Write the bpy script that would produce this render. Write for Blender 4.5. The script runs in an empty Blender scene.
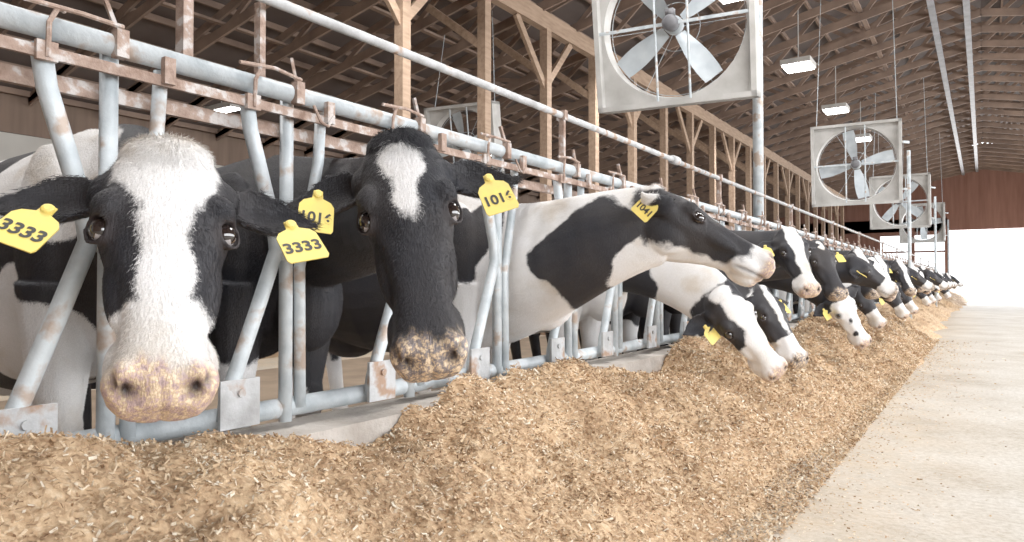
import bpy, bmesh, math, random
import numpy as np
from mathutils import Vector, Matrix
random.seed(7); rng=np.random.default_rng(7)
S=bpy.context.scene
S.view_settings.view_transform='Standard'
S.view_settings.exposure=.14
S.view_settings.gamma=1.15
COL=S.collection

# ---------------------------------------------------------------- helpers
def mesh_obj(name,verts,faces,mat=None,parent=None,smooth=False):
    me=bpy.data.meshes.new(name); me.from_pydata([tuple(v) for v in verts],[],[tuple(f) for f in faces]); me.update()
    if smooth: me.polygons.foreach_set('use_smooth',[True]*len(me.polygons))
    ob=bpy.data.objects.new(name,me); COL.objects.link(ob)
    if mat: me.materials.append(mat)
    if parent: ob.parent=parent
    return ob
def empty(name,loc=(0,0,0)):
    e=bpy.data.objects.new(name,None); e.empty_display_size=.2; e.location=loc; COL.objects.link(e); return e
class Geo:
    def __init__(s): s.v=[]; s.f=[]
    def add(s,v,f):
        o=len(s.v); s.v+= [tuple(a) for a in v]; s.f+=[tuple(i+o for i in q) for q in f]
    def box(s,c,d,M=None):
        c=Vector(c); vs=[]
        for x in(-.5,.5):
            for y in(-.5,.5):
                for z in(-.5,.5):
                    p=Vector((x*d[0],y*d[1],z*d[2]))
                    if M: p=M@p
                    vs.append(p+c)
        s.add(vs,[(0,1,3,2),(4,6,7,5),(0,4,5,1),(2,3,7,6),(0,2,6,4),(1,5,7,3)])
    def beam(s,a,b,w,h,up=(0,0,1)):
        a=Vector(a);b=Vector(b); t=(b-a); L=t.length; t.normalize()
        u=Vector(up); u=(u-t*u.dot(t)); 
        if u.length<1e-4: u=Vector((1,0,0))
        u.normalize(); r=t.cross(u)
        M=Matrix((t,r,u)).transposed()
        s.box((a+b)/2,(L,w,h),M)
    def tube(s,pts,r,n=10):
        pts=[Vector(p) for p in pts]; rr=r if hasattr(r,'__len__') else [r]*len(pts)
        rings=[]
        t0=(pts[1]-pts[0]).normalized(); ref=Vector((0,0,1)) if abs(t0.z)<.9 else Vector((1,0,0))
        for i,p in enumerate(pts):
            t=(pts[min(i+1,len(pts)-1)]-pts[max(i-1,0)]).normalized()
            u=(ref-t*ref.dot(t)).normalized(); w=t.cross(u); ref=u
            rings.append([p+(u*math.cos(2*math.pi*k/n)+w*math.sin(2*math.pi*k/n))*rr[i] for k in range(n)])
        s.loft(rings)
    def loft(s,rings):
        n=len(rings[0]); v=[];f=[]
        for r in rings: v+=[Vector(p) for p in r]
        for i in range(len(rings)-1):
            for k in range(n):
                f.append((i*n+k,i*n+(k+1)%n,(i+1)*n+(k+1)%n,(i+1)*n+k))
        c0=sum((Vector(p) for p in rings[0]),Vector())/n; c1=sum((Vector(p) for p in rings[-1]),Vector())/n
        a=len(v); v+=[c0,c1]; m=(len(rings)-1)*n
        for k in range(n):
            f.append((a,(k+1)%n,k)); f.append((a+1,m+k,m+(k+1)%n))
        s.add(v,f)
    def ell(s,c,r,M=None,n=20,m=12,place=None):
        rings=[]
        for i in range(1,m):
            th=math.pi*i/m
            ring=[]
            for k in range(n):
                ph=2*math.pi*k/n
                p=Vector((r[0]*math.sin(th)*math.cos(ph),r[1]*math.sin(th)*math.sin(ph),r[2]*math.cos(th)))
                if M: p=M@p
                p=p+Vector(c)
                if place: p=place(p)
                ring.append(p)
            rings.append(ring)
        s.loft(rings)
    def obj(s,name,mat,parent=None,smooth=False): return mesh_obj(name,s.v,s.f,mat,parent,smooth)

def h2(ix,iy,seed):
    a=np.sin(ix*127.1+iy*311.7+seed*74.7)*43758.5453
    return a-np.floor(a)
def vn(x,y,seed=0):
    ix=np.floor(x);iy=np.floor(y);fx=x-ix;fy=y-iy
    fx=fx*fx*(3-2*fx);fy=fy*fy*(3-2*fy)
    return (h2(ix,iy,seed)*(1-fx)+h2(ix+1,iy,seed)*fx)*(1-fy)+(h2(ix,iy+1,seed)*(1-fx)+h2(ix+1,iy+1,seed)*fx)*fy
def sst(a,b,x):
    t=np.clip((x-a)/(b-a),0,1); return t*t*(3-2*t)

# ---------------------------------------------------------------- materials
def newmat(name):
    m=bpy.data.materials.new(name); m.use_nodes=True; nt=m.node_tree
    b=nt.nodes['Principled BSDF']; return m,nt,b
def N(nt,t,**k):
    n=nt.nodes.new(t)
    for a,v in k.items():
        if a in n.inputs: n.inputs[a].default_value=v
        else: setattr(n,a,v)
    return n
def ramp(nt,fac,stops):
    r=nt.nodes.new('ShaderNodeValToRGB'); e=r.color_ramp.elements
    while len(e)<len(stops): e.new(.5)
    for i,(p,c) in enumerate(stops):
        e[i].position=p; e[i].color=(*c,1) if len(c)==3 else c
    nt.links.new(fac,r.inputs[0]); return r
def noisemat(name,c1,c2,scale=8,detail=6,rough=.7,metal=0,bump=.0,stretch=(1,1,1),bscale=None,spread=(.3,.7),c3=None):
    m,nt,b=newmat(name); L=nt.links.new
    tc=N(nt,'ShaderNodeTexCoord'); mp=N(nt,'ShaderNodeMapping'); mp.inputs['Scale'].default_value=stretch
    L(tc.outputs['Object'],mp.inputs[0])
    n=N(nt,'ShaderNodeTexNoise'); n.inputs['Scale'].default_value=scale; n.inputs['Detail'].default_value=detail
    L(mp.outputs[0],n.inputs['Vector'])
    st=[(spread[0],c1),(spread[1],c2)]
    if c3: st.append((min(1,spread[1]+.08),c3))
    r=ramp(nt,n.outputs[0],st); L(r.outputs[0],b.inputs['Base Color'])
    b.inputs['Roughness'].default_value=rough; b.inputs['Metallic'].default_value=metal
    if bump:
        n2=N(nt,'ShaderNodeTexNoise'); n2.inputs['Scale'].default_value=bscale or scale*4; n2.inputs['Detail'].default_value=5
        L(mp.outputs[0],n2.inputs['Vector'])
        bm=N(nt,'ShaderNodeBump'); bm.inputs['Strength'].default_value=bump; bm.inputs['Distance'].default_value=.01
        L(n2.outputs[0],bm.inputs['Height']); L(bm.outputs[0],b.inputs['Normal'])
    return m
M_wood=noisemat('timber',(.26,.17,.11),(.40,.275,.19),3,6,.8,bump=.2,stretch=(6,1,6))
M_truss=noisemat('truss_timber',(.16,.108,.083),(.29,.2,.15),2,5,.85)
M_roof=noisemat('roof_sheet',(.08,.06,.054),(.125,.097,.088),1.2,5,.8)
M_wall=noisemat('end_wall_boards',(.20,.09,.065),(.27,.135,.10),1.5,5,.8,stretch=(5,5,.4))
M_wall2=noisemat('side_wall_boards',(.14,.095,.07),(.20,.135,.10),1.5,5,.8,stretch=(5,5,.4))
M_galv=noisemat('galvanised_steel',(.36,.41,.44),(.58,.63,.66),9,7,.5,.12,bump=.2,bscale=60,spread=(.3,.58),c3=(.44,.35,.29))
M_galvr=noisemat('worn_galvanised',(.30,.30,.30),(.48,.49,.5),9,8,.65,.1,bump=.3,bscale=50,spread=(.3,.54),c3=(.34,.22,.15))
M_tray=noisemat('tray_steel',(.13,.13,.14),(.22,.22,.24),4,6,.6,.2)
M_rust=noisemat('rusty_steel',(.20,.12,.085),(.36,.26,.21),22,7,.8,.1,bump=.4,bscale=90,spread=(.3,.54),c3=(.52,.48,.46))
M_white=noisemat('fan_housing_paint',(.34,.33,.31),(.52,.51,.49),4,7,.55)
M_blade=noisemat('fan_blade',(.40,.45,.49),(.55,.6,.63),6,4,.45,.1)
M_dark=noisemat('motor_dark',(.1,.1,.11),(.18,.18,.19),6,4,.5)
M_conc=noisemat('kerb_concrete',(.34,.3,.26),(.5,.46,.42),7,8,.9,bump=.5,bscale=45)
M_strawbed=noisemat('bedding',(.26,.18,.11),(.42,.3,.19),8,8,.95,bump=.8,bscale=40)
def emis(name,c,s):
    m,nt,b=newmat(name); b.inputs['Base Color'].default_value=(*c,1); b.inputs['Emission Color'].default_value=(*c,1); b.inputs['Emission Strength'].default_value=s; return m
M_lamp=emis('lamp_lens',(1,.98,.94),14)
M_yel=noisemat('tag_plastic',(.74,.58,.16),(.88,.68,.14),30,5,.5)
M_ink,_,b_=newmat('tag_ink'); b_.inputs['Base Color'].default_value=(.03,.03,.03,1)
M_eye,_,b_=newmat('cow_eye'); b_.inputs['Base Color'].default_value=(.014,.009,.008,1); b_.inputs['Roughness'].default_value=.05; b_.inputs['Coat Weight'].default_value=1
M_sclera,_,b_=newmat('cow_sclera'); b_.inputs['Base Color'].default_value=(.34,.31,.31,1); b_.inputs['Roughness'].default_value=.1

def floor_mat():
    m,nt,b=newmat('alley_concrete'); L=nt.links.new
    tc=N(nt,'ShaderNodeTexCoord')
    n=N(nt,'ShaderNodeTexNoise'); n.inputs['Scale'].default_value=1.1; n.inputs['Detail'].default_value=10; n.inputs['Roughness'].default_value=.7
    L(tc.outputs['Object'],n.inputs['Vector'])
    r=ramp(nt,n.outputs[0],[(.32,(.36,.31,.25)),(.45,(.48,.435,.37)),(.55,(.54,.505,.45)),(.7,(.6,.575,.53))])
    n3=N(nt,'ShaderNodeTexNoise'); n3.inputs['Scale'].default_value=38; n3.inputs['Detail'].default_value=8; n3.inputs['Roughness'].default_value=.7
    L(tc.outputs['Object'],n3.inputs['Vector'])
    r3=ramp(nt,n3.outputs[0],[(.35,(.66,.62,.56)),(.6,(1,1,1))])
    mx=N(nt,'ShaderNodeMix',data_type='RGBA',blend_type='MULTIPLY'); mx.inputs[0].default_value=.85
    L(r.outputs[0],mx.inputs[6]); L(r3.outputs[0],mx.inputs[7])
    # feed dust, thicker toward the bunk (object x from -1.5 to 0.6)
    sp=N(nt,'ShaderNodeSeparateXYZ'); L(tc.outputs['Object'],sp.inputs[0])
    mr=N(nt,'ShaderNodeMapRange'); mr.inputs['From Min'].default_value=-.75; mr.inputs['From Max'].default_value=.1; mr.inputs['To Min'].default_value=.62; mr.inputs['To Max'].default_value=.0; L(sp.outputs[0],mr.inputs[0])
    n5=N(nt,'ShaderNodeTexNoise'); n5.inputs['Scale'].default_value=4; n5.inputs['Detail'].default_value=9; n5.inputs['Roughness'].default_value=.75; L(tc.outputs['Object'],n5.inputs['Vector'])
    mm=N(nt,'ShaderNodeMath',operation='MULTIPLY'); L(mr.outputs[0],mm.inputs[0]); r5=ramp(nt,n5.outputs[0],[(.35,(.2,.2,.2)),(.6,(1,1,1))]); L(r5.outputs[0],mm.inputs[1])
    mx2=N(nt,'ShaderNodeMix',data_type='RGBA'); L(mm.outputs[0],mx2.inputs[0]); L(mx.outputs[2],mx2.inputs[6]); mx2.inputs[7].default_value=(.56,.42,.27,1)
    L(mx2.outputs[2],b.inputs['Base Color'])
    b.inputs['Roughness'].default_value=.7
    bm=N(nt,'ShaderNodeBump'); bm.inputs['Strength'].default_value=.4; bm.inputs['Distance'].default_value=.01
    L(n3.outputs[0],bm.inputs['Height']); L(bm.outputs[0],b.inputs['Normal'])
    return m
M_floor=floor_mat()
def feed_mat():
    m,nt,b=newmat('chopped_feed'); L=nt.links.new
    at=N(nt,'ShaderNodeAttribute',attribute_name='tint')
    tc=N(nt,'ShaderNodeTexCoord')
    n=N(nt,'ShaderNodeTexNoise'); n.inputs['Scale'].default_value=90; n.inputs['Detail'].default_value=6; n.inputs['Roughness'].default_value=.7
    L(tc.outputs['Object'],n.inputs['Vector'])
    ad=N(nt,'ShaderNodeMath',operation='ADD'); L(at.outputs['Fac'],ad.inputs[0]); 
    mu=N(nt,'ShaderNodeMath',operation='MULTIPLY_ADD'); L(n.outputs[0],mu.inputs[0]); mu.inputs[1].default_value=.7; mu.inputs[2].default_value=-.35
    L(mu.outputs[0],ad.inputs[1])
    r=ramp(nt,ad.outputs[0],[(.0,(.23,.13,.065)),(.3,(.44,.28,.155)),(.6,(.62,.435,.26)),(.85,(.77,.61,.42)),(1,(.87,.78,.63))])
    L(r.outputs[0],b.inputs['Base Color']); b.inputs['Roughness'].default_value=.85
    bm=N(nt,'ShaderNodeBump'); bm.inputs['Strength'].default_value=.7; bm.inputs['Distance'].default_value=.012
    L(n.outputs[0],bm.inputs['Height']); L(bm.outputs[0],b.inputs['Normal'])
    return m
M_feed=feed_mat()
def coat_mat(name,skin,cr=.0):
    m,nt,b=newmat(name); L=nt.links.new
    tc=N(nt,'ShaderNodeTexCoord')
    def att(n): return N(nt,'ShaderNodeAttribute',attribute_name=n).outputs['Fac']
    n1=N(nt,'ShaderNodeTexNoise'); n1.inputs['Scale'].default_value=14; n1.inputs['Detail'].default_value=3; L(tc.outputs['Object'],n1.inputs['Vector'])
    n2=N(nt,'ShaderNodeTexNoise'); n2.inputs['Scale'].default_value=220; n2.inputs['Detail'].default_value=3; L(tc.outputs['Object'],n2.inputs['Vector'])
    a=N(nt,'ShaderNodeMath',operation='MULTIPLY_ADD'); L(n1.outputs[0],a.inputs[0]); a.inputs[1].default_value=.05; a.inputs[2].default_value=-.025
    a2=N(nt,'ShaderNodeMath',operation='MULTIPLY_ADD'); L(n2.outputs[0],a2.inputs[0]); a2.inputs[1].default_value=.014; L(a.outputs[0],a2.inputs[2])
    a3=N(nt,'ShaderNodeMath',operation='ADD'); L(a2.outputs[0],a3.inputs[0]); L(att('white'),a3.inputs[1])
    mr=N(nt,'ShaderNodeMapRange'); mr.inputs['From Min'].default_value=.0; mr.inputs['From Max'].default_value=.012; L(a3.outputs[0],mr.inputs[0])
    n4=N(nt,'ShaderNodeTexNoise'); n4.inputs['Scale'].default_value=5; n4.inputs['Detail'].default_value=7; L(tc.outputs['Object'],n4.inputs['Vector'])
    wr=ramp(nt,n4.outputs[0],[(.38,(.86,.85,.85)),(.55,(.80,.78,.76)),(.75,(.60,.52,.43))])
    br=ramp(nt,n4.outputs[0],[(.3,(.013,.014,.02)),(.75,(.036,.031,.031))])
    mx=N(nt,'ShaderNodeMix',data_type='RGBA'); L(mr.outputs[0],mx.inputs[0]); L(br.outputs[0],mx.inputs[6]); L(wr.outputs[0],mx.inputs[7])
    n7=N(nt,'ShaderNodeTexNoise'); n7.inputs['Scale'].default_value=420; n7.inputs['Detail'].default_value=2; L(tc.outputs['Object'],n7.inputs['Vector'])
    vr=ramp(nt,n7.outputs[0],[(.3,(.68,.68,.68)),(.65,(1,1,1))])
    mv=N(nt,'ShaderNodeMix',data_type='RGBA',blend_type='MULTIPLY'); mv.inputs[0].default_value=.65; L(mx.outputs[2],mv.inputs[6]); L(vr.outputs[0],mv.inputs[7])
    n5=N(nt,'ShaderNodeTexNoise'); n5.inputs['Scale'].default_value=95; n5.inputs['Detail'].default_value=5; n5.inputs['Roughness'].default_value=.7; L(tc.outputs['Object'],n5.inputs['Vector'])
    sk=ramp(nt,n5.outputs[0],[(.36,(skin[0]*.7,skin[1]*.7,skin[2]*.72)),(.48-cr,(min(1,skin[0]*1.15),min(1,skin[1]*1.15),min(1,skin[2]*1.15))),(.53-cr,(.48,.34,.21)),(.62-cr,(.74,.58,.40))])
    mx2=N(nt,'ShaderNodeMix',data_type='RGBA'); L(att('skin'),mx2.inputs[0]); L(mv.outputs[2],mx2.inputs[6]); L(sk.outputs[0],mx2.inputs[7])
    mx3=N(nt,'ShaderNodeMix',data_type='RGBA'); L(att('dark'),mx3.inputs[0]); L(mx2.outputs[2],mx3.inputs[6]); mx3.inputs[7].default_value=(.02,.012,.011,1)
    L(mx3.outputs[2],b.inputs['Base Color'])
    rr=N(nt,'ShaderNodeMapRange'); rr.inputs['To Min'].default_value=.62; rr.inputs['To Max'].default_value=.38; L(att('skin'),rr.inputs[0]); L(rr.outputs[0],b.inputs['Roughness'])
    b.inputs['Specular IOR Level'].default_value=.35
    mp=N(nt,'ShaderNodeMapping'); mp.inputs['Scale'].default_value=(1,1,.25); L(tc.outputs['Object'],mp.inputs[0])
    n6=N(nt,'ShaderNodeTexNoise'); n6.inputs['Scale'].default_value=260; n6.inputs['Detail'].default_value=3; L(mp.outputs[0],n6.inputs['Vector'])
    bm=N(nt,'ShaderNodeBump'); bm.inputs['Strength'].default_value=.5; bm.inputs['Distance'].default_value=.005
    L(n6.outputs[0],bm.inputs['Height']); L(bm.outputs[0],b.inputs['Normal'])
    return m
M_coat_pink=coat_mat('holstein_coat_pink_nose',(.43,.30,.28),.015)
M_coat_grey=coat_mat('holstein_coat_grey_nose',(.18,.15,.145))

# ---------------------------------------------------------------- camera
cam=bpy.data.cameras.new('camera'); co=bpy.data.objects.new('camera',cam); COL.objects.link(co)
co.location=(0,0,.9); co.rotation_euler=(math.radians(90.98),0,math.radians(34)); cam.lens=24.6; cam.sensor_width=36; cam.clip_end=300
S.camera=co

# ---------------------------------------------------------------- shell
YE=44; YB=-6; XL=-14; XR=7.5
def rz(x): return 8.3-.293*abs(x)
def cz(x): return 6.9-.2*abs(x)
g=Geo(); g.box((-3,19,-.05),(24,52,.1)); g.obj('floor',M_floor)
g=Geo(); g.box((0,120,-.12),(200,350,.1)); g.obj('ground_outside',noisemat('yard',(.65,.63,.58),(.8,.78,.72),.3,5,.9))
g=Geo()
for sgn,xe in((-1,XL-.5),(1,XR+.5)):
    g.add([(0,YB,rz(0)),(xe,YB,rz(xe)),(xe,YE,rz(xe)),(0,YE,rz(0)),(0,YB,rz(0)+.05),(xe,YB,rz(xe)+.05),(xe,YE,rz(xe)+.05),(0,YE,rz(0)+.05)],
          [(0,1,2,3),(7,6,5,4),(0,4,5,1),(2,6,7,3),(1,5,6,2),(0,3,7,4)])
g.obj('ceiling',M_roof)
YT=YE-.15
g=Geo()
x=XL+.2
while x<XR:
    g.beam((x,YB+.1,rz(x)-.06),(x,YT,rz(x)-.06),.05,.1); x+=.75
g.obj('roof_purlins',M_truss)
g=Geo()
xs=[-13.85,-12,-10,-8.2,-6.3,-4.2,-2.1,0,2.1,4.2,6.3,7.35]
y=YB+.6
while y<YT:
    for a,b in zip(xs[:-1],xs[1:]):
        g.beam((a,y,cz(a)),(b,y,cz(b)),.045,.16)
        g.beam((a,y,rz(a)-.18),(b,y,rz(b)-.18),.045,.14)
        m=(a+b)/2
        g.beam((a,y+.03,cz(a)),(m,y+.03,rz(m)-.18),.04,.09)
        g.beam((m,y+.03,rz(m)-.18),(b,y+.03,cz(b)),.04,.09)
    y+=1.2
for x in(-10,-8.2,-4.2,-2.1,2.1,4.2): g.beam((x,YB+.1,cz(x)+.12),(x,YT,cz(x)+.12),.09,.04)
g.obj('roof_trusses',M_truss)
g=Geo()
for x in(-.25,-.85): g.beam((x,YB+.1,cz(x)-.12),(x,YT,cz(x)-.12),.12,.06)
for x in(-.25,-.85):
    y=YB+.6
    while y<YT: g.beam((x,y,cz(x)-.14),(x,y,cz(x)+.3),.03,.03); y+=2.4
g.obj('cable_trays',M_tray)
g=Geo()
g.beam((-6.3,YB+.1,5.45),(-6.3,YT,5.45),.14,.3)
y=6.74
k=0
while y<YT-1:
    g.beam((-6.3,y+.03,0),(-6.3,y+.03,5.35),.15,.15,up=(1,0,0))
    if k%2==0:
        g.beam((-6.3,y,4.3),(-6.3,y+.9,5.3),.06,.12); g.beam((-6.3,y,4.3),(-6.3,y-.9,5.3),.06,.12)
    g.beam((-6.3,y,4.5),(-7.4,y,5.35),.06,.12)
    y+=1.81; k+=1
g.beam((-6.3,-3,0),(-6.3,-3,5.35),.15,.15,up=(1,0,0))
g.obj('timber_post_row',M_wood)
g=Geo(); g.box((XL,19,.6),(.15,52,1.2)); g.box((XL,19,3.9),(.15,52,.8)); 
y=YB
while y<YE: g.box((XL,y,2.4),(.16,.16,2.4)); y+=2.4
g.obj('wall_left',M_wall2)
g=Geo(); g.box((XL+.02,19,2.4),(.01,52,2.4)); g.obj('window_curtain',noisemat('curtain',(.4,.38,.35),(.5,.48,.44),1,4,.8))
g=Geo()
g.box((-9.4,YE,2.2),(9.2,.15,4.4)); g.box((-.9,YE,5.9),(26,.15,4.4)); g.box((-3.2,YE,3.95),(3.2,.15,.9))
for x in(-3.2,-1.65): g.box((x,YE,2),(.16,.16,4))
g.box((-3.2,YE,.5),(3.0,.15,1.0)); g.box((-3.2,YE,2.6),(3.0,.1,.1)); g.box((6.8,YE,2.2),(1.4,.15,4.4))
g.obj('wall_end',M_wall)
g=Geo(); g.box((-3,YB-.1,3.5),(22,.15,9)); g.obj('wall_back',M_wall2)
g=Geo(); g.box((XR,19,.5),(.15,52,1.0)); g.box((XR,19,5.5),(.15,52,1.4))
y=YB
while y<YE: g.box((XR,y,3),(.16,.16,6)); y+=2.4
g.obj('wall_right',M_wall2)
g=Geo(); g.box((-9.4,19,.12),(4.6,49.5,.3)); g.obj('bedding_platform',M_strawbed)
g=Geo(); g.box((-4.0,19,.01),(4.1,49.5,.03)); g.obj('standing_floor',noisemat('manure_floor',(.17,.12,.08),(.3,.22,.15),3,7,.7))
g=Geo()
y=.0
while y<40:
    g.tube([(-7.0,y,.015),(-7.0,y,1.2),(-7.2,y,1.3),(-9,y,1.3)],.03,8); g.tube([(-7.0,y,.6),(-9,y,.6)],.03,8); y+=1.2
g.obj('freestall_dividers',M_galvr)

# ---------------------------------------------------------------- kerb + headlocks
g=Geo(); g.box((-1.83,19,.22),(.24,49.5,.44)); kb=g.obj('feed_kerb',M_conc)
XF=-1.85
posts=[-.9,-.3,.3,.9,1.45,2.03,2.62]+[3.28]+[3.85+.65*k for k in range(55)]
posts=[p for p in posts if p<38]
hl=empty('headlock_fence',(XF,0,0))
def prt(g,name,mat,smooth=True):
    o=g.obj(name,mat,None,smooth); o.parent=hl; o.matrix_parent_inverse=Matrix.Translation((-XF,0,0)); return o
g=Geo()
g.tube([(XF+.03,-1.5,1.50),(XF+.03,38,1.50)],.028,14)
g.tube([(XF-.02,-1.5,.50),(XF-.02,38,.50)],.032,12)
prt(g,'main_rails',M_galv)
g=Geo()
g.beam((XF+.05,-1.5,1.435),(XF+.05,38,1.435),.012,.028)
g.beam((XF-.04,-1.5,1.39),(XF-.04,38,1.39),.02,.04)
prt(g,'lock_strip',M_rust,False)
g=Geo()
g.tube([(XF+.04,-1.5,1.77),(XF+.04,4.75,1.77)],.017,12); g.tube([(XF+.04,4.7,1.77),(XF+.04,4.8,1.77)],.030,12); g.tube([(XF+.04,4.8,1.765),(XF+.04,38,1.765)],.017,12)
prt(g,'neck_pipe',M_galvr)
gp=Geo(); gs=Geo(); gr=Geo(); gl=Geo()
for i,p in enumerate(posts):
    far=p>9; n8=10 if not far else 6
    gp.tube([(XF,p,.46),(XF,p,1.50)],.022,n8)
    gs.tube([(XF+.03,p-.17,1.46),(XF+.03,p-.155,1.36),(XF+.03,p-.07,1.08),(XF+.03,p-.06,1.0),(XF+.03,p-.12,.84),(XF+.03,p-.23,.56),(XF+.03,p-.235,.50)],.023,n8)
    gs.tube([(XF+.01,p+.13,1.47),(XF+.01,p+.12,1.3),(XF+.01,p+.045,.95),(XF+.01,p+.05,.5)],.019,n8)
    gp.tube([(XF,p,.98),(XF+.02,p-.06,1.02)],.02,6)
    gl.box((XF+.05,p-.2,.55),(.012,.13,.14)); gl.tube([(XF+.05,p-.2,.58),(XF+.065,p-.2,.58)],.012,8)
    jt=random.uniform(-.02,.02)
    gr.box((XF+.055,p,1.50),(.03,.03,.07)); gr.beam((XF+.05,p,1.52),(XF+.04,p-.015+jt,1.61),.018,.009)
    gr.tube([(XF+.07,p-.17,1.42),(XF+.075,p-.17,1.5),(XF+.07,p-.15,1.54),(XF+.03,p-.12,1.55)],.006,6)
    gr.box((XF+.062,p-.17,1.435),(.015,.045,.045)); gr.box((XF+.065,p+.12,1.46),(.02,.03,.07))
    gr.tube([(XF+.07,p-.22,1.54),(XF+.075,p-.1,1.55+jt*.5),(XF+.07,p+.0,1.54)],.006,6)
    if i%2==0:
        gr.tube([(XF+.07,p+.05,1.47),(XF+.08,p+.07,1.42),(XF+.08,p+.1,1.41),(XF+.075,p+.13,1.45)],.005,6)
for y in [3.15,5.75,8.35,10.95,13.55,17,20,24,28,32]:
    gr.beam((XF+.04,y,1.5),(XF+.04,y,1.79),.02,.03,up=(1,0,0)); gr.box((XF+.04,y,1.77),(.05,.03,.05))
gr.beam((XF-.03,1.12,1.5),(XF-.03,1.12,2.6),.03,.04,up=(1,0,0))
gr.beam((XF-.03,1.37,1.5),(XF-.03,1.37,1.78),.02,.03,up=(1,0,0))
prt(gp,'fixed_bars',M_galv); prt(gs,'swing_bars',M_galv); prt(gr,'latches',M_rust,False); prt(gl,'pivot_plates',M_galvr,False)

# ---------------------------------------------------------------- feed
def fh(x,y):
    edge=-.70+.24*(vn(y*.8,y*0+3,1)-.5)+.13*(vn(y*3.1,y*0+9,2)-.5)
    t=np.clip((edge-x)/1.0,0,1)
    base=.46*(1-(1-t)**1.6)
    lump=(vn(x*2.3,y*2.0,3)-.5)*.17+(vn(x*6,y*6,4)-.5)*.075+(vn(x*17,y*17,5)-.5)*.036+(vn(x*38,y*38,6)-.5)*.014
    z=base+lump*sst(0,.35,t)
    for cy,w,dp in((1.62,.26,.19),(4.0,.38,.17),(5.6,.35,.12),(7.6,.4,.1)):
        z=z-dp*np.exp(-((y-cy)/w)**2)*np.exp(-((x+1.68)/.2)**2)
    z=z+.06*np.exp(-((y-2.75)/.4)**2)*np.exp(-((x+1.55)/.25)**2)
    z=z+.07*np.exp(-((y-.75)/.5)**2)*np.exp(-((x+1.5)/.35)**2)
    z=np.where(t<=0,-.02,np.maximum(z,.0)+.012*sst(0,.05,t)-.012)
    return z
ys=[-1.2]
while ys[-1]<40: ys.append(ys[-1]+max(.010,.0055*abs(ys[-1])))
ys=np.array(ys); xs_=np.linspace(-1.705,-.45,120)
X,Y=np.meshgrid(xs_,ys,indexing='ij'); Z=fh(X,Y)+rng.uniform(-.004,.004,X.shape)
nx,ny=X.shape
V=np.stack([X,Y,Z],-1).reshape(-1,3)
idx=np.arange(nx*ny).reshape(nx,ny)
F=np.stack([idx[:-1,:-1],idx[1:,:-1],idx[1:,1:],idx[:-1,1:]],-1).reshape(-1,4)
tint=np.clip(.44+.3*(vn(V[:,0]*5,V[:,1]*5,8)-.5)+rng.uniform(-.2,.2,len(V)),0,1)
NC=170000
yy=-.6+ (rng.uniform(0,1,NC)**2.0)*13.5
xx=-1.72+ rng.uniform(0,1,NC)*1.12
ex=rng.uniform(0,1,NC)<.09; xx=np.where(ex,-.82+rng.exponential(.19,NC),xx)
zz=np.maximum(fh(xx,yy),0)+.002+rng.uniform(0,.006,NC)
ln=rng.uniform(.0025,.0072,NC)*np.where(rng.uniform(0,1,NC)<.07,1.9,1)*(1+yy.clip(0)/7)*np.where(ex,.6,1); wd=rng.uniform(.0011,.003,NC)*(1+yy.clip(0)/6)*np.where(ex,.7,1)
an=rng.uniform(0,2*np.pi,NC); ti=rng.normal(0,.45,NC); ti=np.where(ex,ti*.1,ti)
dx=np.stack([np.cos(an)*np.cos(ti),np.sin(an)*np.cos(ti),np.sin(ti)],-1)*ln[:,None]
rl=rng.normal(0,.6,NC)
dw=np.stack([-np.sin(an)*np.cos(rl),np.cos(an)*np.cos(rl),np.sin(rl)],-1)*wd[:,None]
C=np.stack([xx,yy,zz+np.abs(dx[:,2])*.7],-1)
CV=np.stack([C-dx-dw,C+dx-dw,C+dx+dw,C-dx+dw],1).reshape(-1,3)
CF=np.arange(NC*4).reshape(-1,4)+len(V)
ct=np.repeat(np.clip(rng.normal(.57,.25,NC)+.25*(vn(xx*4,yy*4,18)-.5),0,1),4)
Vt=np.concatenate([V,CV]); Ft=np.concatenate([F,CF]); Tt=np.concatenate([tint,ct])
me=bpy.data.meshes.new('feed_pile'); me.from_pydata(Vt.tolist(),[],Ft.tolist()); me.update()
a=me.attributes.new('tint','FLOAT','POINT'); a.data.foreach_set('value',Tt.astype(np.float32))
me.materials.append(M_feed); fo=bpy.data.objects.new('feed_pile',me); COL.objects.link(fo)

# ---------------------------------------------------------------- cows
def head_matrix(poll,muz,facing,s=1.0,sy=1.0):
    p=Vector(poll); a=(Vector(muz)-p).normalized(); n=Vector(facing); n=(n-a*n.dot(a)).normalized(); x=a.cross(n)
    M=Matrix((x,a,n)).transposed().to_4x4(); M=Matrix.Translation(p)@M@Matrix.Diagonal((s,s*sy,s,1)); return M
HS=dict(y=[-.02,.01,.05,.10,.15,.20,.26,.32,.39,.45,.50,.54,.57],
 w=[.055,.086,.101,.108,.110,.104,.090,.075,.065,.070,.078,.078,.058],
 t=[.045,.08,.100,.108,.108,.102,.089,.078,.069,.066,.066,.056,.03],
 b=[-.05,-.09,-.13,-.155,-.158,-.145,-.12,-.098,-.084,-.08,-.078,-.065,-.035],
 k=[.1,.2,.3,.38,.42,.42,.4,.35,.25,.15,.1,.1,.1])
EYE=(.094,.203,.050); EN=Vector((.72,.10,.68)).normalized()
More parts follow.
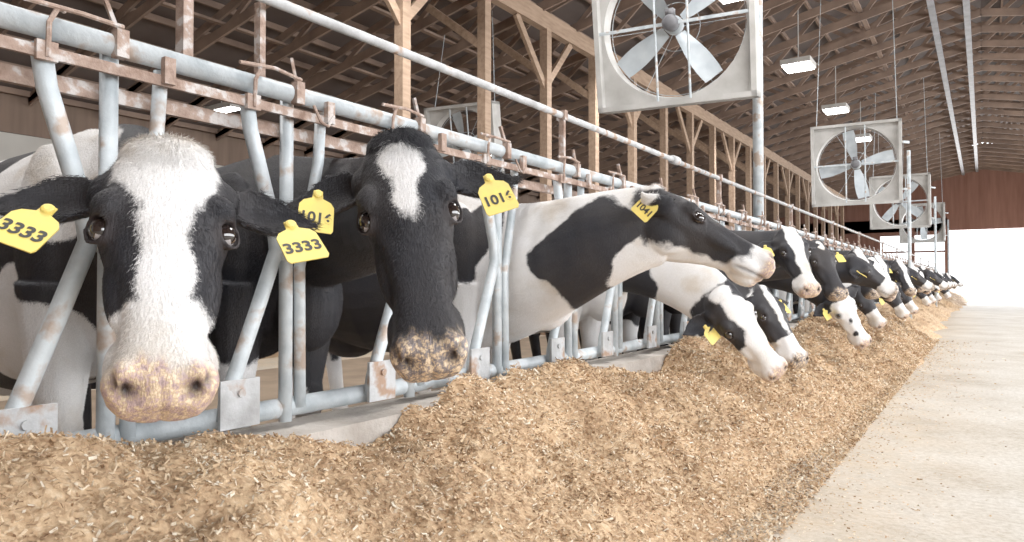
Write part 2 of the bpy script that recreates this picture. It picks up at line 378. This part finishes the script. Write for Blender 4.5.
def build_head(g,M,vox,ears):
    rings=[]
    for y,w,t,b,k in zip(*[HS[q] for q in 'ywtbk']):
        ring=[]; mid=(t+b)/2+.02 if .0<y<.45 else (t+b)/2
        for i in range(36):
            a=2*math.pi*i/36; c,s=math.cos(a),math.sin(a)
            X=w*math.copysign(abs(c)**.8,c); 
            if s>=0: Zz=mid+(t-mid)*abs(s)**.8
            else: Zz=mid-(mid-b)*abs(s)**.9; X*=(1-k*abs(s))
            ring.append(M@Vector((X,y,Zz)))
        rings.append(ring)
    g.loft(rings)
    P=lambda p:M@p
    for sx in(-1,1):
        g.ell((sx*.082,.16,.064),(.032,.04,.036),place=P)
        g.ell((sx*.066,.12,-.055),(.042,.1,.085),place=P)
        g.ell((sx*.049,.52,.024),(.035,.046,.044),place=P)
        g.ell((sx*.047,.46,-.03),(.039,.07,.047),place=P)
        g.ell((sx*.062,.29,.01),(.03,.12,.035),place=P)
        g.ell((sx*.08,.085,.02),(.045,.05,.045),place=P)
        c=Vector((sx*EYE[0],EYE[1],EYE[2])); n=Vector((sx*EN.x,EN.y,EN.z)); u=Vector((sx*.15,1,-.12)); u=(u-n*u.dot(n)).normalized(); v=n.cross(u)
        pts=[M@(c+n*.010+u*.029*math.cos(t)+v*.023*math.sin(t)) for t in [2*math.pi*j/16 for j in range(17)]]
        g.tube(pts,max(.0085,vox*.9)*M.to_scale()[0],8)
        g.ell(c+Vector((sx*-.004,-.026,.012)),(.026,.015,.020),place=P)
    g.ell((0,.475,-.075),(.05,.065,.03),place=P)
    g.ell((0,.015,.06),(.08,.045,.05),place=P)
    th=max(.015,vox*1.9)
    for sx,(dy,dz,tw) in zip((-1,1),ears):
        R=Vector((sx*.09,.092,.015)); D=Vector((sx,dy,dz)).normalized()
        Vv=Vector((0,1,tw)); Vv=(Vv-D*Vv.dot(D)).normalized(); Nn=D.cross(Vv)*sx
        if Nn.z<0: Nn=-Nn
        top=[];bot=[]; NU,NV=14,12
        for i in range(NU+1):
            u=i/NU; w=max(.008,.032*(1-u)+.052*math.sin(math.pi*u**.90) )
            for j in range(NV+1):
                v=-1+2*j/NV
                p=R+D*(u*.19)+Vv*(v*w*(1-.12*v*v))+Nn*(v*v*w*(.7-.45*u)-.022*math.sin(math.pi*u))
                top.append(M@p); bot.append(M@(p-Nn*th*(1-.3*u)))
        o=len(top); vv=top+bot; f=[]
        W=NV+1
        for i in range(NU):
            for j in range(NV):
                q=(i*W+j,(i+1)*W+j,(i+1)*W+j+1,i*W+j+1); f.append(q); f.append(tuple(o+k for k in q[::-1]))
            f.append((i*W,o+i*W,o+(i+1)*W,(i+1)*W)); f.append((i*W+NV,(i+1)*W+NV,o+(i+1)*W+NV,o+i*W+NV))
        for j in range(NV):
            f.append((j,j+1,o+j+1,o+j)); q=NU*W; f.append((q+j,o+q+j,o+q+j+1,q+j+1))
        if sx>0: f=[t[::-1] for t in f]
        g.add(vv,f)

TR=[(-.03,1.03,.13,.09),(.03,1.02,.24,.16),(.15,1.02,.33,.22),(.35,1.0,.40,.26),(.6,.96,.42,.30),(.9,.94,.44,.335),(1.2,.96,.42,.32),(1.42,1.04,.36,.28),(1.62,1.12,.27,.22),(1.72,1.13,.14,.14)]
def make_cow(name,bx,by,yaw,poll,muz,facing,vox,coat,patches,base=-.2,hs=1.0,hy=1.0,ears=((.05,-.1,.1),(.05,-.1,.1)),app=(.5,.7),tags=(),wscale=1.0,nz=1.12,nh=(.28,.135),nw=.17,hair=0,brisk=None):
    fwd=Vector((math.cos(yaw),math.sin(yaw),0)); lat=Vector((-fwd.y,fwd.x,0)); B=Vector((bx,by,0))
    P=lambda s,l,z: B-fwd*s+lat*l+Vector((0,0,z))
    g=Geo()
    rings=[]
    for s,zc,hh,hw in TR:
        ring=[]
        for i in range(32):
            a=2*math.pi*i/32; c,q=math.cos(a),math.sin(a)
            l=hw*wscale*math.copysign(abs(c)**.85,c)*(1-.25*max(0,q)**2)
            ring.append(P(s,l,zc+hh*math.copysign(abs(q)**.92,q)))
        rings.append(ring)
    g.loft(rings)
    pl=lambda v: P(v.x,v.y,v.z)
    for sx in(-1,1):
        g.ell((.28,sx*.19*wscale,1.03),(.15,.08,.29),place=pl)
        g.ell((1.38,sx*.2*wscale,1.30),(.12,.07,.07),place=pl)
        g.ell((1.4,sx*.18*wscale,.95),(.2,.12,.28),place=pl)
        g.tube([P(.24,sx*.16,.9),P(.25,sx*.165,.66),P(.25,sx*.16,.5),P(.245,sx*.16,.42),P(.25,sx*.16,.34),P(.25,sx*.16,.18),P(.24,sx*.16,.11),P(.225,sx*.16,.05),P(.21,sx*.16,0.03)],[.12,.085,.058,.062,.046,.04,.052,.05,.062],14)
        g.tube([P(1.4,sx*.17,1.0),P(1.3,sx*.19,.78),P(1.42,sx*.18,.6),P(1.56,sx*.17,.48),P(1.54,sx*.17,.4),P(1.5,sx*.17,.18),P(1.48,sx*.17,.11),P(1.46,sx*.17,.05),P(1.44,sx*.17,.03)],[.19,.15,.09,.06,.052,.042,.053,.05,.062],14)
    g.ell((1.22,0,.6),(.22,.16,.15),place=pl)
    g.ell((.06,0,.84),(.16,.12,.2),place=pl)
    if brisk: g.ell(brisk[0],brisk[1],place=pl)
    g.tube([P(1.68,0,1.3),P(1.78,0,1.2),P(1.8,0,.9),P(1.79,0,.6),P(1.79,0,.45),P(1.79,0,.35)],[.04,.03,.022,.022,.045,.02],10)
    M=head_matrix(poll,muz,facing,hs,hy)
    build_head(g,M,vox,ears)
    p3=M@Vector((0,.08,-.035)); R3=M.to_3x3().normalized(); ap=(R3@Vector((0,-app[0],-app[1]))).normalized()
    p0=P(.22,0,nz); p1=p0+fwd*.32; L=(p3-p0).length; p2=p3+ap*(.36*L)
    rings=[]; NS=14
    upv=Vector((0,0,1))
    for i in range(NS+1):
        t=i/NS; q=1-t
        p=p0*q**3+p1*3*q*q*t+p2*3*q*t*t+p3*t**3
        T=((p1-p0)*q*q+(p2-p1)*2*q*t+(p3-p2)*t*t).normalized()
        u=(upv-T*upv.dot(T)).normalized(); w=u.cross(T)
        hh=nh[0]*(1-t)**1.2+nh[1]*(1-(1-t)**1.2); hw=nw*q+.088*t
        ring=[]
        for k in range(28):
            a=2*math.pi*k/28; c,s=math.cos(a),math.sin(a)
            ring.append(p+w*hw*c*(1-.2*s)+u*hh*s)
        rings.append(ring)
    g.loft(rings)
    me=bpy.data.meshes.new('tmp'); me.from_pydata([tuple(v) for v in g.v],[],g.f); me.update()
    bm=bmesh.new(); bm.from_mesh(me); bmesh.ops.recalc_face_normals(bm,faces=bm.faces); bm.to_mesh(me); bm.free()
    ob=bpy.data.objects.new('tmp',me); COL.objects.link(ob)
    r=ob.modifiers.new('r','REMESH'); r.mode='VOXEL'; r.voxel_size=vox
    s=ob.modifiers.new('s','SMOOTH'); s.factor=.5; s.iterations=5 if vox<.012 else 3
    dg=bpy.context.evaluated_depsgraph_get(); me2=bpy.data.meshes.new_from_object(ob.evaluated_get(dg),depsgraph=dg)
    bpy.data.objects.remove(ob)
    n=len(me2.vertices); co_=np.empty(n*3,np.float32); me2.vertices.foreach_get('co',co_); co_=co_.reshape(-1,3).astype(float)
    no=np.empty(n*3,np.float32); me2.vertices.foreach_get('normal',no); no=no.reshape(-1,3).astype(float)
    Mi=np.array(M.inverted()); hl_=co_@Mi[:3,:3].T+Mi[:3,3]
    bs=np.stack([-(co_-np.array(B))@np.array(fwd),(co_-np.array(B))@np.array(lat),co_[:,2]],-1)
    dark=np.zeros(n); skin=np.zeros(n)
    inh=(np.abs(hl_[:,0])<.16)&(np.abs(hl_[:,2])<.2)&(hl_[:,1]>.3)
    for sx in(-1,1):
        d=(hl_-np.array([sx*.048,.548,.045]))/np.array([.019,.024,.022]); q=np.exp(-(d**2).sum(1))
        d2=(hl_-np.array([sx*.066,.530,.047]))/np.array([.014,.024,.014]); q=np.maximum(q,.85*np.exp(-(d2**2).sum(1)))
        co_-= no*(q*.026)[:,None]; dark=np.maximum(dark,np.clip(q*2.1-.45,0,1))
    zl=-.045-.06*np.clip(.5-hl_[:,1],0,1)
    q=np.exp(-((hl_[:,2]-zl)/.007)**2)*sst(.40,.44,hl_[:,1])*inh; co_-=no*(q*.007)[:,None]; dark=np.maximum(dark,q*.75)
    q=np.exp(-(hl_[:,0]/.006)**2)*sst(.52,.55,hl_[:,1])*inh; co_-=no*(q*.003)[:,None]
    for sx in(-1,1):
        d=(hl_-np.array([sx*.055,.26,.095]))/np.array([.03,.04,.03]); co_-=no*(np.exp(-(d**2).sum(1))*.010)[:,None]
        d=(hl_-np.array([sx*.070,.38,.04]))/np.array([.02,.08,.03]); co_-=no*(np.exp(-(d**2).sum(1))*.007)[:,None]
        d=(hl_-np.array([sx*EYE[0],EYE[1],EYE[2]]))/np.array([.02,.024,.02]); co_-=no*(np.clip(np.exp(-(d**2).sum(1))*1.3,0,1)*.020)[:,None]
    skin=sst(.482,.52,hl_[:,1]+.012*np.sin(hl_[:,0]*60)+.03*(vn(hl_[:,0]*70+9,hl_[:,2]*70+9,3)-.5))*inh*sst(-.05,-.03,hl_[:,2])
    skin=np.maximum(skin,.85*sst(.5,.53,hl_[:,1])*inh)
    for sx in(-1,1):
        d=(hl_-np.array([sx*EYE[0],EYE[1],EYE[2]]))/np.array([.032,.035,.030]); dark=np.maximum(dark,np.clip(1.7-1.2*np.sqrt((d**2).sum(1)),0,.9))
    dark=np.maximum(dark,(co_[:,2]<.075)*.8)
    f=np.full(n,base)
    bw_=bs+np.stack([.055*np.sin(9*bs[:,2]+4*bs[:,1]+by*3)+.025*np.sin(23*bs[:,2]+1),.0*bs[:,1],.055*np.sin(8*bs[:,0]+2+by*5)+.03*np.sin(19*bs[:,0]+11*bs[:,2])],-1)
    for fr,sg,c,rr in patches:
        p=hl_ if fr=='h' else bw_
        d=np.sqrt((((p-np.array(c))/np.array(rr))**2).sum(1)); sd=(1-d)*min(rr)
        f=np.maximum(f,sd) if sg>0 else np.minimum(f,-sd)
    me2.vertices.foreach_set('co',co_.astype(np.float32).ravel())
    A=dict(white=f,skin=skin,dark=dark)
    for nm,v in A.items():
        a=me2.attributes.new(nm,'FLOAT','POINT'); a.data.foreach_set('value',v.astype(np.float32))
    me2.polygons.foreach_set('use_smooth',[True]*len(me2.polygons)); me2.materials.clear(); me2.materials.append(coat); me2.update()
    cow=bpy.data.objects.new(name,me2); COL.objects.link(cow)
    if hair:
        front=(bs[:,0]<.45)&(skin<.25)&(dark<.25)&(co_[:,2]>.45)
        front&=(no[:,0]>-.35)
        ids=np.nonzero(front)[0]; ids=np.repeat(ids,hair); m=len(ids)
        n_=no[ids]; hy_=np.array(R3@Vector((0,1,0))); hx=np.array(R3@Vector((1,0,0)))
        hd=(np.abs(hl_[ids,0])<.34)&(hl_[ids,1]>-.02)&(hl_[ids,1]<.65)&(np.abs(hl_[ids,2])<.2)
        fl=np.where(hd[:,None],hy_[None]*.8+hx[None]*np.clip(hl_[ids,0]*9,-1.6,1.6)[:,None],-np.array(fwd)[None]*.8+np.array([0,0,-.7])[None])
        fl=fl+rng.normal(0,.3,(m,3)); fl-=n_*(fl*n_).sum(1)[:,None]; fl/=np.linalg.norm(fl,axis=1)[:,None]+1e-9
        w_=np.cross(n_,fl)
        pos=co_[ids]+fl*rng.uniform(-vox,vox,m)[:,None]+w_*rng.uniform(-vox,vox,m)[:,None]-n_*.0006
        poll_=np.exp(-((hl_[ids]-np.array([0,.02,.1]))/np.array([.07,.05,.06]))**2).prod(1)
        eartip=hd&(np.abs(hl_[ids,0])>.15)
        ll=rng.uniform(.006,.012,m)*(1+1.8*poll_+eartip*.9); lift=rng.uniform(.14,.48,m)+.25*poll_
        tip=pos+(fl*np.cos(lift)[:,None]+n_*np.sin(lift)[:,None])*ll[:,None]
        bw=rng.uniform(.0005,.0010,m)[:,None]
        hv=np.stack([pos-w_*bw,pos+w_*bw,tip],1).reshape(-1,3)
        hm=bpy.data.meshes.new('hair_coat'); hm.from_pydata(hv.tolist(),[],np.arange(m*3).reshape(-1,3).tolist()); hm.update()
        for nm,v in A.items():
            a=hm.attributes.new(nm,'FLOAT','POINT'); a.data.foreach_set('value',np.repeat(v[ids],3).astype(np.float32))
        hm.materials.append(coat); ho=bpy.data.objects.new('hair_coat',hm); COL.objects.link(ho); ho.parent=cow
    for sx in(-1,1):
        g=Geo(); c=Vector((sx*EYE[0],EYE[1],EYE[2])); n3=Vector((sx*EN.x,EN.y,EN.z))
        g.ell(c-n3*.0005,(.021,.025,.021),place=lambda v:M@v,n=24,m=16)
        e=g.obj('eye',M_eye,cow,True); e.data.materials.append(M_sclera)
        Mv=M.inverted()
        for p in e.data.polygons:
            d=(Mv@p.center)-c; r=(d-n3*d.dot(n3)); 
            if abs(r.y)>.0185: p.material_index=1
    for (tx,ty,tz,rot,yawt,txt) in tags:
        if yawt==9: R=Matrix(((0,0,1),(1,0,0),(0,1,0))).to_4x4(); yawt=-.15   # tag facing the side of the head
        else: R=Matrix(((-1,0,0),(0,-1,0),(0,0,1))).to_4x4()
        T=M@Matrix.Translation((tx,ty,tz))@R@Matrix.Rotation(rot,4,'Z')@Matrix.Rotation(yawt,4,'Y')
        out=[(-.036,-.045),(.036,-.045),(.040,-.038),(.038,.022),(.03,.034),(.012,.042),(.010,.062),(-.010,.062),(-.012,.042),(-.03,.034),(-.038,.022),(-.040,-.038)]
        k=len(out); vs=[T@Vector((a,b,.0015)) for a,b in out]+[T@Vector((a,b,-.0015)) for a,b in out]
        fs=[tuple(range(k)),tuple(range(2*k-1,k-1,-1))]+[(i,i+k,(i+1)%k+k,(i+1)%k) for i in range(k)]
        tg=Geo(); tg.add(vs,fs); tg.ell((0,.053,.003),(.011,.011,.006),place=lambda v:T@v,n=12,m=6); tg.obj('ear_tag',M_yel,cow)
        if txt:
            cu=bpy.data.curves.new('t','FONT'); cu.body=txt; cu.size=.036; cu.align_x='CENTER'; cu.align_y='CENTER'; cu.extrude=.0004; cu.offset=.0010
            to=bpy.data.objects.new('t',cu); COL.objects.link(to); dg=bpy.context.evaluated_depsgraph_get()
            mt=bpy.data.meshes.new_from_object(to.evaluated_get(dg)); bpy.data.objects.remove(to)
            mt.transform(T@Matrix.Translation((0,-.01,.0024))); mt.materials.clear(); mt.materials.append(M_ink)
            o=bpy.data.objects.new('tag_number',mt); COL.objects.link(o); o.parent=cow
    return cow

# cow 1 (front, broad white face)
make_cow('cow',-2.02,1.12,math.radians(-4),(-1.36,.775,1.112),(-1.15,.65,.75),(1.25,-.70,.02),.0065,M_coat_pink,[
 ('h',1,(0,.05,.1),(.084,.14,.12)),('h',1,(0,.25,.07),(.042,.22,.08)),('h',1,(0,.49,.02),(.12,.14,.12)),
 ('b',1,(.35,-.25,1.25),(.42,.3,.22)),('b',1,(.3,-.3,.6),(.5,.3,.28)),('b',1,(1.2,0,1.2),(.3,.5,.4)),('b',1,(.3,0,.2),(2,1,.35))],
 hs=1.06,hy=.85,ears=((.04,-.12,.1),(.02,-.1,.1)),app=(.35,.8),wscale=.95,hair=3,
 tags=((.198,.205,.05,-.5,0,'3333'),(-.225,.215,.05,.3,0,'3333')))
# cow 2
make_cow('cow',-2.05,1.74,math.radians(-2),(-1.215,1.30,1.215),(-1.02,1.18,.765),(1.12,-1.22,-.02),.0065,M_coat_grey,[
 ('h',1,(0,.085,.11),(.05,.055,.06)),('h',1,(0,.14,.11),(.03,.08,.05)),('b',1,(.25,-.1,.3),(.2,.3,.3))],
 hs=1.03,hy=.99,ears=((.02,-.1,.2),(.0,-.1,.2)),app=(.35,.8),wscale=.92,hair=3,
 tags=((.205,.165,.05,-.15,.3,'1016'),(-.205,.175,.05,.2,0,'1016')))
# cow 3 (profile, stretched)
make_cow('cow',-1.95,2.97,math.radians(1),(-1.267,2.93,1.235),(-.823,3.184,.975),(.25,.12,1),.0078,M_coat_pink,[
 ('b',-1,(.12,-.3,1.15),(.12,.25,.3)),('b',-1,(-.46,0,1.06),(.27,.4,.23)),('b',-1,(1.2,0,1.0),(.65,.6,.7)),
 ('h',-1,(0,.2,.03),(.2,.27,.13)),('h',-1,(0,.1,0),(.4,.1,.15)),('h',1,(0,-.02,.11),(.075,.06,.05)),('h',1,(0,.56,.0),(.2,.1,.2)),('h',1,(0,.3,.13),(.04,.3,.05)),('h',1,(0,.35,-.13),(.2,.3,.06))],base=.2,
 hs=1.1,ears=((-1.1,.1,.6),(-1.1,.1,.6)),app=(.8,.6),wscale=.98,nz=.95,nh=(.40,.18),nw=.2,hair=2,brisk=((-.12,0,.86),(.2,.13,.2)),
 tags=((.185,-.0,-.015,-.3,9,'1041'),))
# cow 4 (head down)
make_cow('cow',-2.02,4.17,0,(-1.3,4.0,.83),(-1.0,4.2,.38),(.5,-.9,.5),.01,M_coat_pink,[
 ('b',-1,(-.15,-.15,.95),(.2,.14,.16)),('b',-1,(.5,-.2,1.1),(.4,.4,.3)),('h',-1,(.1,.15,0),(.12,.17,.14)),('h',-1,(0,.05,0),(.4,.08,.1)),('h',1,(0,.1,.12),(.05,.15,.06)),('h',1,(0,.5,0),(.2,.16,.2))],base=.2,
 hs=1.06,ears=((-.2,-.2,.3),(-.2,-.2,.3)),app=(.9,.35),wscale=.95,nh=(.3,.155),hair=1,tags=((.16,.15,.02,0,.2,''),))
make_cow('cow',-2.02,4.83,0,(-1.3,4.85,.82),(-1.0,4.75,.4),(.6,-.4,.5),.013,M_coat_grey,[
 ('h',1,(0,.2,.1),(.03,.2,.06)),('b',1,(.4,-.2,1.2),(.2,.3,.2)),('b',1,(.2,0,.3),(2,1,.3))],app=(.9,.35),wscale=.95,tags=((.17,.15,.02,0,.3,''),(-.17,.15,.02,0,.3,'')))
make_cow('cow',-2.02,5.48,0,(-1.24,5.45,1.25),(-1.02,5.28,.83),(1,-1,.1),.013,M_coat_pink,[
 ('h',1,(0,.1,.1),(.06,.14,.1)),('h',1,(0,.3,.08),(.045,.25,.08)),('h',1,(0,.5,0),(.12,.12,.12)),('b',1,(.6,0,1.2),(.3,.5,.4))],app=(.4,.8),wscale=.95,hy=.93,tags=((.2,.16,.03,0,0,''),))
make_cow('cow',-2.02,6.13,0,(-1.22,6.35,1.2),(-.98,6.2,.8),(1,-.8,.1),.014,M_coat_grey,[
 ('h',1,(0,.06,.1),(.03,.05,.05)),('b',1,(1,0,.8),(.3,.5,.4))],app=(.4,.8),wscale=.95,hy=.93,tags=((.2,.16,.03,0,0,''),(-.2,.16,.03,0,0,'')))
make_cow('cow',-2.02,6.78,0,(-1.15,6.85,.82),(-.9,6.95,.36),(.6,-.8,.4),.014,M_coat_pink,[
 ('h',1,(0,.3,.05),(.14,.3,.2)),('h',-1,(.03,.3,.07),(.02,.025,.03)),('h',-1,(-.03,.38,.07),(.015,.02,.03)),('h',-1,(.05,.42,.05),(.02,.02,.03)),('h',-1,(0,.02,0),(.3,.08,.2)),('b',1,(.6,0,1.2),(.3,.5,.4))],app=(.9,.35),wscale=.95,tags=((.17,.15,.02,0,.3,''),))
tm=[]
defs=[((-1.2,.1,1.2),(-.98,-.05,.78),(1,-.8,.1),[('h',1,(0,.1,.1),(.05,.16,.1)),('h',1,(0,.35,.08),(.04,.25,.08)),('b',1,(.7,0,1.2),(.4,.5,.3))],-.2,(.4,.8),M_coat_grey),
 ((-1.25,0,.85),(-.98,.12,.4),(.6,-.8,.4),[('h',-1,(0,.15,0),(.3,.2,.2)),('b',-1,(.5,0,1.1),(.4,.5,.4)),('b',-1,(-.2,0,1),(.15,.3,.3))],.2,(.9,.35),M_coat_pink),
 ((-1.1,.05,1.1),(-.7,.22,.82),(.3,-.3,1),[('h',1,(0,.5,0),(.2,.12,.2)),('b',1,(.2,0,.6),(.3,.4,.4))],-.2,(.8,.5),M_coat_grey),
 ((-1.2,-.05,1.15),(-.95,.05,.75),(1,-.4,.2),[('h',1,(0,.3,.05),(.07,.4,.2)),('b',1,(1,0,1),(.4,.5,.5))],-.2,(.4,.8),M_coat_pink)]
for k,(po,mu,fa,pa,ba,ap,mt) in enumerate(defs):
    c=make_cow('cow',-2.02,0,0,po,mu,fa,.018,mt,pa,base=ba,app=ap,wscale=.95,hy=.95,tags=((.2,.15,.03,0,.2,''),)); tm.append(c)
seq=[2,0,1,3,0,2,1,0,3,1,2,0,1,3,2,0,1,2,3,0,1,2,0,3,1,0,2,3,0,1,2,3,1,0,2,3]
used=set()
for i,k in enumerate(seq):
    y=7.43+.65*i
    if y>32: break
    if i in (5,12,19): continue
    if k not in used: c=tm[k]; used.add(k)
    else:
        c=tm[k].copy(); COL.objects.link(c)
        for ch in tm[k].children:
            d=ch.copy(); COL.objects.link(d); d.parent=c
    c.location=(random.uniform(-.06,.08),y,0)

# ---------------------------------------------------------------- fans
def fan(loc,size,yaw,tilt,rot0=.3,rods=None,pole=None):
    root=empty('barn_fan',loc); root.rotation_euler=(tilt,0,yaw)
    Mi=(Matrix.Translation(loc)@Matrix.Rotation(yaw,4,'Z')@Matrix.Rotation(tilt,4,'X')).inverted()
    R=size/2; D=.32
    def O(g,n,m,sm=False): o=g.obj(n,m,None,sm); o.parent=root
    g=Geo()
    t=.05
    for sx in(-1,1):
        g.box((sx*(R-t/2),0,0),(t,D,size)); g.box((0,0,sx*(R-t/2)),(size,D,t))
    K=64
    for yy in(-.06,):
        v=[];f=[]
        for i in range(K):
            a=2*math.pi*i/K; c,s=math.cos(a),math.sin(a); m=max(abs(c),abs(s))
            v+=[(c/m*(R-.01),yy,s/m*(R-.01)),(c*R*.9,yy,s*R*.9),(c*R*.88,yy+.16,s*R*.88),(c*R*.895,yy+.16,s*R*.895)]
        for i in range(K):
            j=(i+1)%K
            f+=[(4*i,4*j,4*j+1,4*i+1),(4*i+1,4*j+1,4*j+2,4*i+2),(4*i+2,4*j+2,4*j+3,4*i+3)]
        g.add(v,f)
    O(g,'housing',M_white)
    g=Geo()
    for sx in(-1,1):
        g.tube([(sx*.16,-.13,-R+.03),(sx*.16,-.13,R-.03)],.012,8)
    g.beam((-R+.03,-.13,.0),(R-.03,-.13,.0),.02,.03)
    for q in(.3,.86):
        pts=[(math.cos(a)*R*q,.12,math.sin(a)*R*q) for a in np.linspace(0,2*math.pi,40)]; g.tube(pts,.003,5)
    for a in np.linspace(0,math.pi,4)[:-1]:
        g.tube([(math.cos(a)*R*.9,.12,math.sin(a)*R*.9),(-math.cos(a)*R*.9,.12,-math.sin(a)*R*.9)],.003,5)
    if rods:
        for sx in(-1,1):
            top=Mi@Vector((loc[0]+sx*R*.8,loc[1]+.1,cz(loc[0]+sx*R*.8))); g.tube([(sx*R*.9,.1,R-.03),top],.006,6)
    O(g,'guard',M_galv)
    if pole:
        x,y,z0,z1,r=pole; g=Geo()
        g.tube([Mi@Vector((x,y,z0)),Mi@Vector((x,y,z1))],r,14); g.tube([Mi@Vector((x,y,z0)),Mi@Vector((x,y,z0+.04))],r*1.8,14)
        for dz in(.35,-.5): g.beam((R-.02,.05,dz),Mi@Vector((x,y,loc[2]+dz)),.04,.04)
        O(g,'support_pole',M_galv,True)
    g=Geo()
    for b in range(4):
        a=rot0+b*math.pi/2
        v=[]
        for i in range(9):
            r=.1+(R*.84-.1)*i/8; w=.065+.05*math.sin(i/8*2.4); tw=.75-.45*i/8
            for j in range(4):
                u=(-1+2*j/3)*w
                lx,ly=u*math.cos(tw),u*math.sin(tw)*.8+.01*(1-(u/w)**2)
                v.append((r*math.cos(a)-lx*math.sin(a),ly,r*math.sin(a)+lx*math.cos(a)))
        f=[(i*4+j,i*4+j+1,(i+1)*4+j+1,(i+1)*4+j) for i in range(8) for j in range(3)]
        o=len(v); v+=[(p[0],p[1]+.006,p[2]) for p in v]; f+=[tuple(q+o for q in ff[::-1]) for ff in f]
        g.add(v,f)
    g.tube([(0,-.05,0),(0,.05,0)],[.09,.09],18)
    O(g,'blades',M_blade,True)
    g=Geo(); g.tube([(0,-.22,0),(0,-.2,0),(0,-.07,0),(0,-.05,0)],[.05,.075,.075,.05],18); g.box((0,-.14,.1),(.08,.1,.06)); O(g,'motor',M_dark,True)
    return root
fan((-2.52,6.6,3.45),1.56,math.radians(8),math.radians(10),.6,pole=(-1.85,7.12,.44,cz(1.85),.05))
fan((-1.95,14.3,3.1),1.5,math.radians(4),math.radians(6),.2,rods=1,pole=(-1.11,14.5,.03,3.3,.03))
fan((-1.95,22.5,3.2),1.5,0,math.radians(6),.9,rods=1,pole=(-1.11,22.7,.03,3.3,.03))
fan((-1.95,31,3.2),1.5,0,math.radians(6),.1,rods=1,pole=(-1.11,31.2,.03,3.3,.03))
fan((-7.4,9.5,3.3),1.3,math.radians(10),math.radians(10),.2,rods=1)

# ---------------------------------------------------------------- lamps
def lamp(x,y,z,w,d):
    r=empty('ceiling_lamp',(x,y,z)); 
    g=Geo(); g.box((0,0,.06),(w+.06,d+.06,.1)); g.tube([(0,0,.1),(0,0,cz(x)-z+.05)],.01,6); o=g.obj('lamp_body',M_white,r)
    g=Geo(); g.box((0,0,0),(w,d,.03)); g.obj('lamp_lens',M_lamp,r)
for y in(6.2,10.4,14.7,18.96,23.2,27.5): lamp(-3.03,y,5.2,.5,.55)
lamp(-12.3,8.1,4.25,.9,.2); lamp(-11,15,4.3,.9,.2)

# ---------------------------------------------------------------- light
w=bpy.data.worlds.new('world'); S.world=w; w.use_nodes=True
bg=w.node_tree.nodes['Background']; bg.inputs[0].default_value=(.93,.97,1,1); bg.inputs[1].default_value=2.3
def area(name,loc,rot,sx,sy,e,c=(1,1,1)):
    l=bpy.data.lights.new(name,'AREA'); l.shape='RECTANGLE'; l.size=sx; l.size_y=sy; l.energy=e; l.color=c
    o=bpy.data.objects.new(name,l); COL.objects.link(o); o.location=loc; o.rotation_euler=rot
area('side_fill_light',(XR+.4,12,2.9),(0,math.radians(90),0),3.6,34,2700,(.99,.99,1))  # added fill lamp outside the unseen right wall's opening, brightens the cows
area('door_daylight',(1.5,YE+1,2),(math.radians(-90),0,0),7,3.6,1800,(1,.99,.98))
for y in(1,5,10,16,24): area('barn_light',(-1.0,y,5.4),(0,0,0),1.2,1.2,140,(1,.98,.96))
for y in(1,6,12,20): area('barn_light',(-5,y,4.9),(0,0,0),1.2,1.2,110,(1,.98,.96))
print('verts',sum(len(o.data.vertices) for o in bpy.data.objects if o.type=='MESH'))
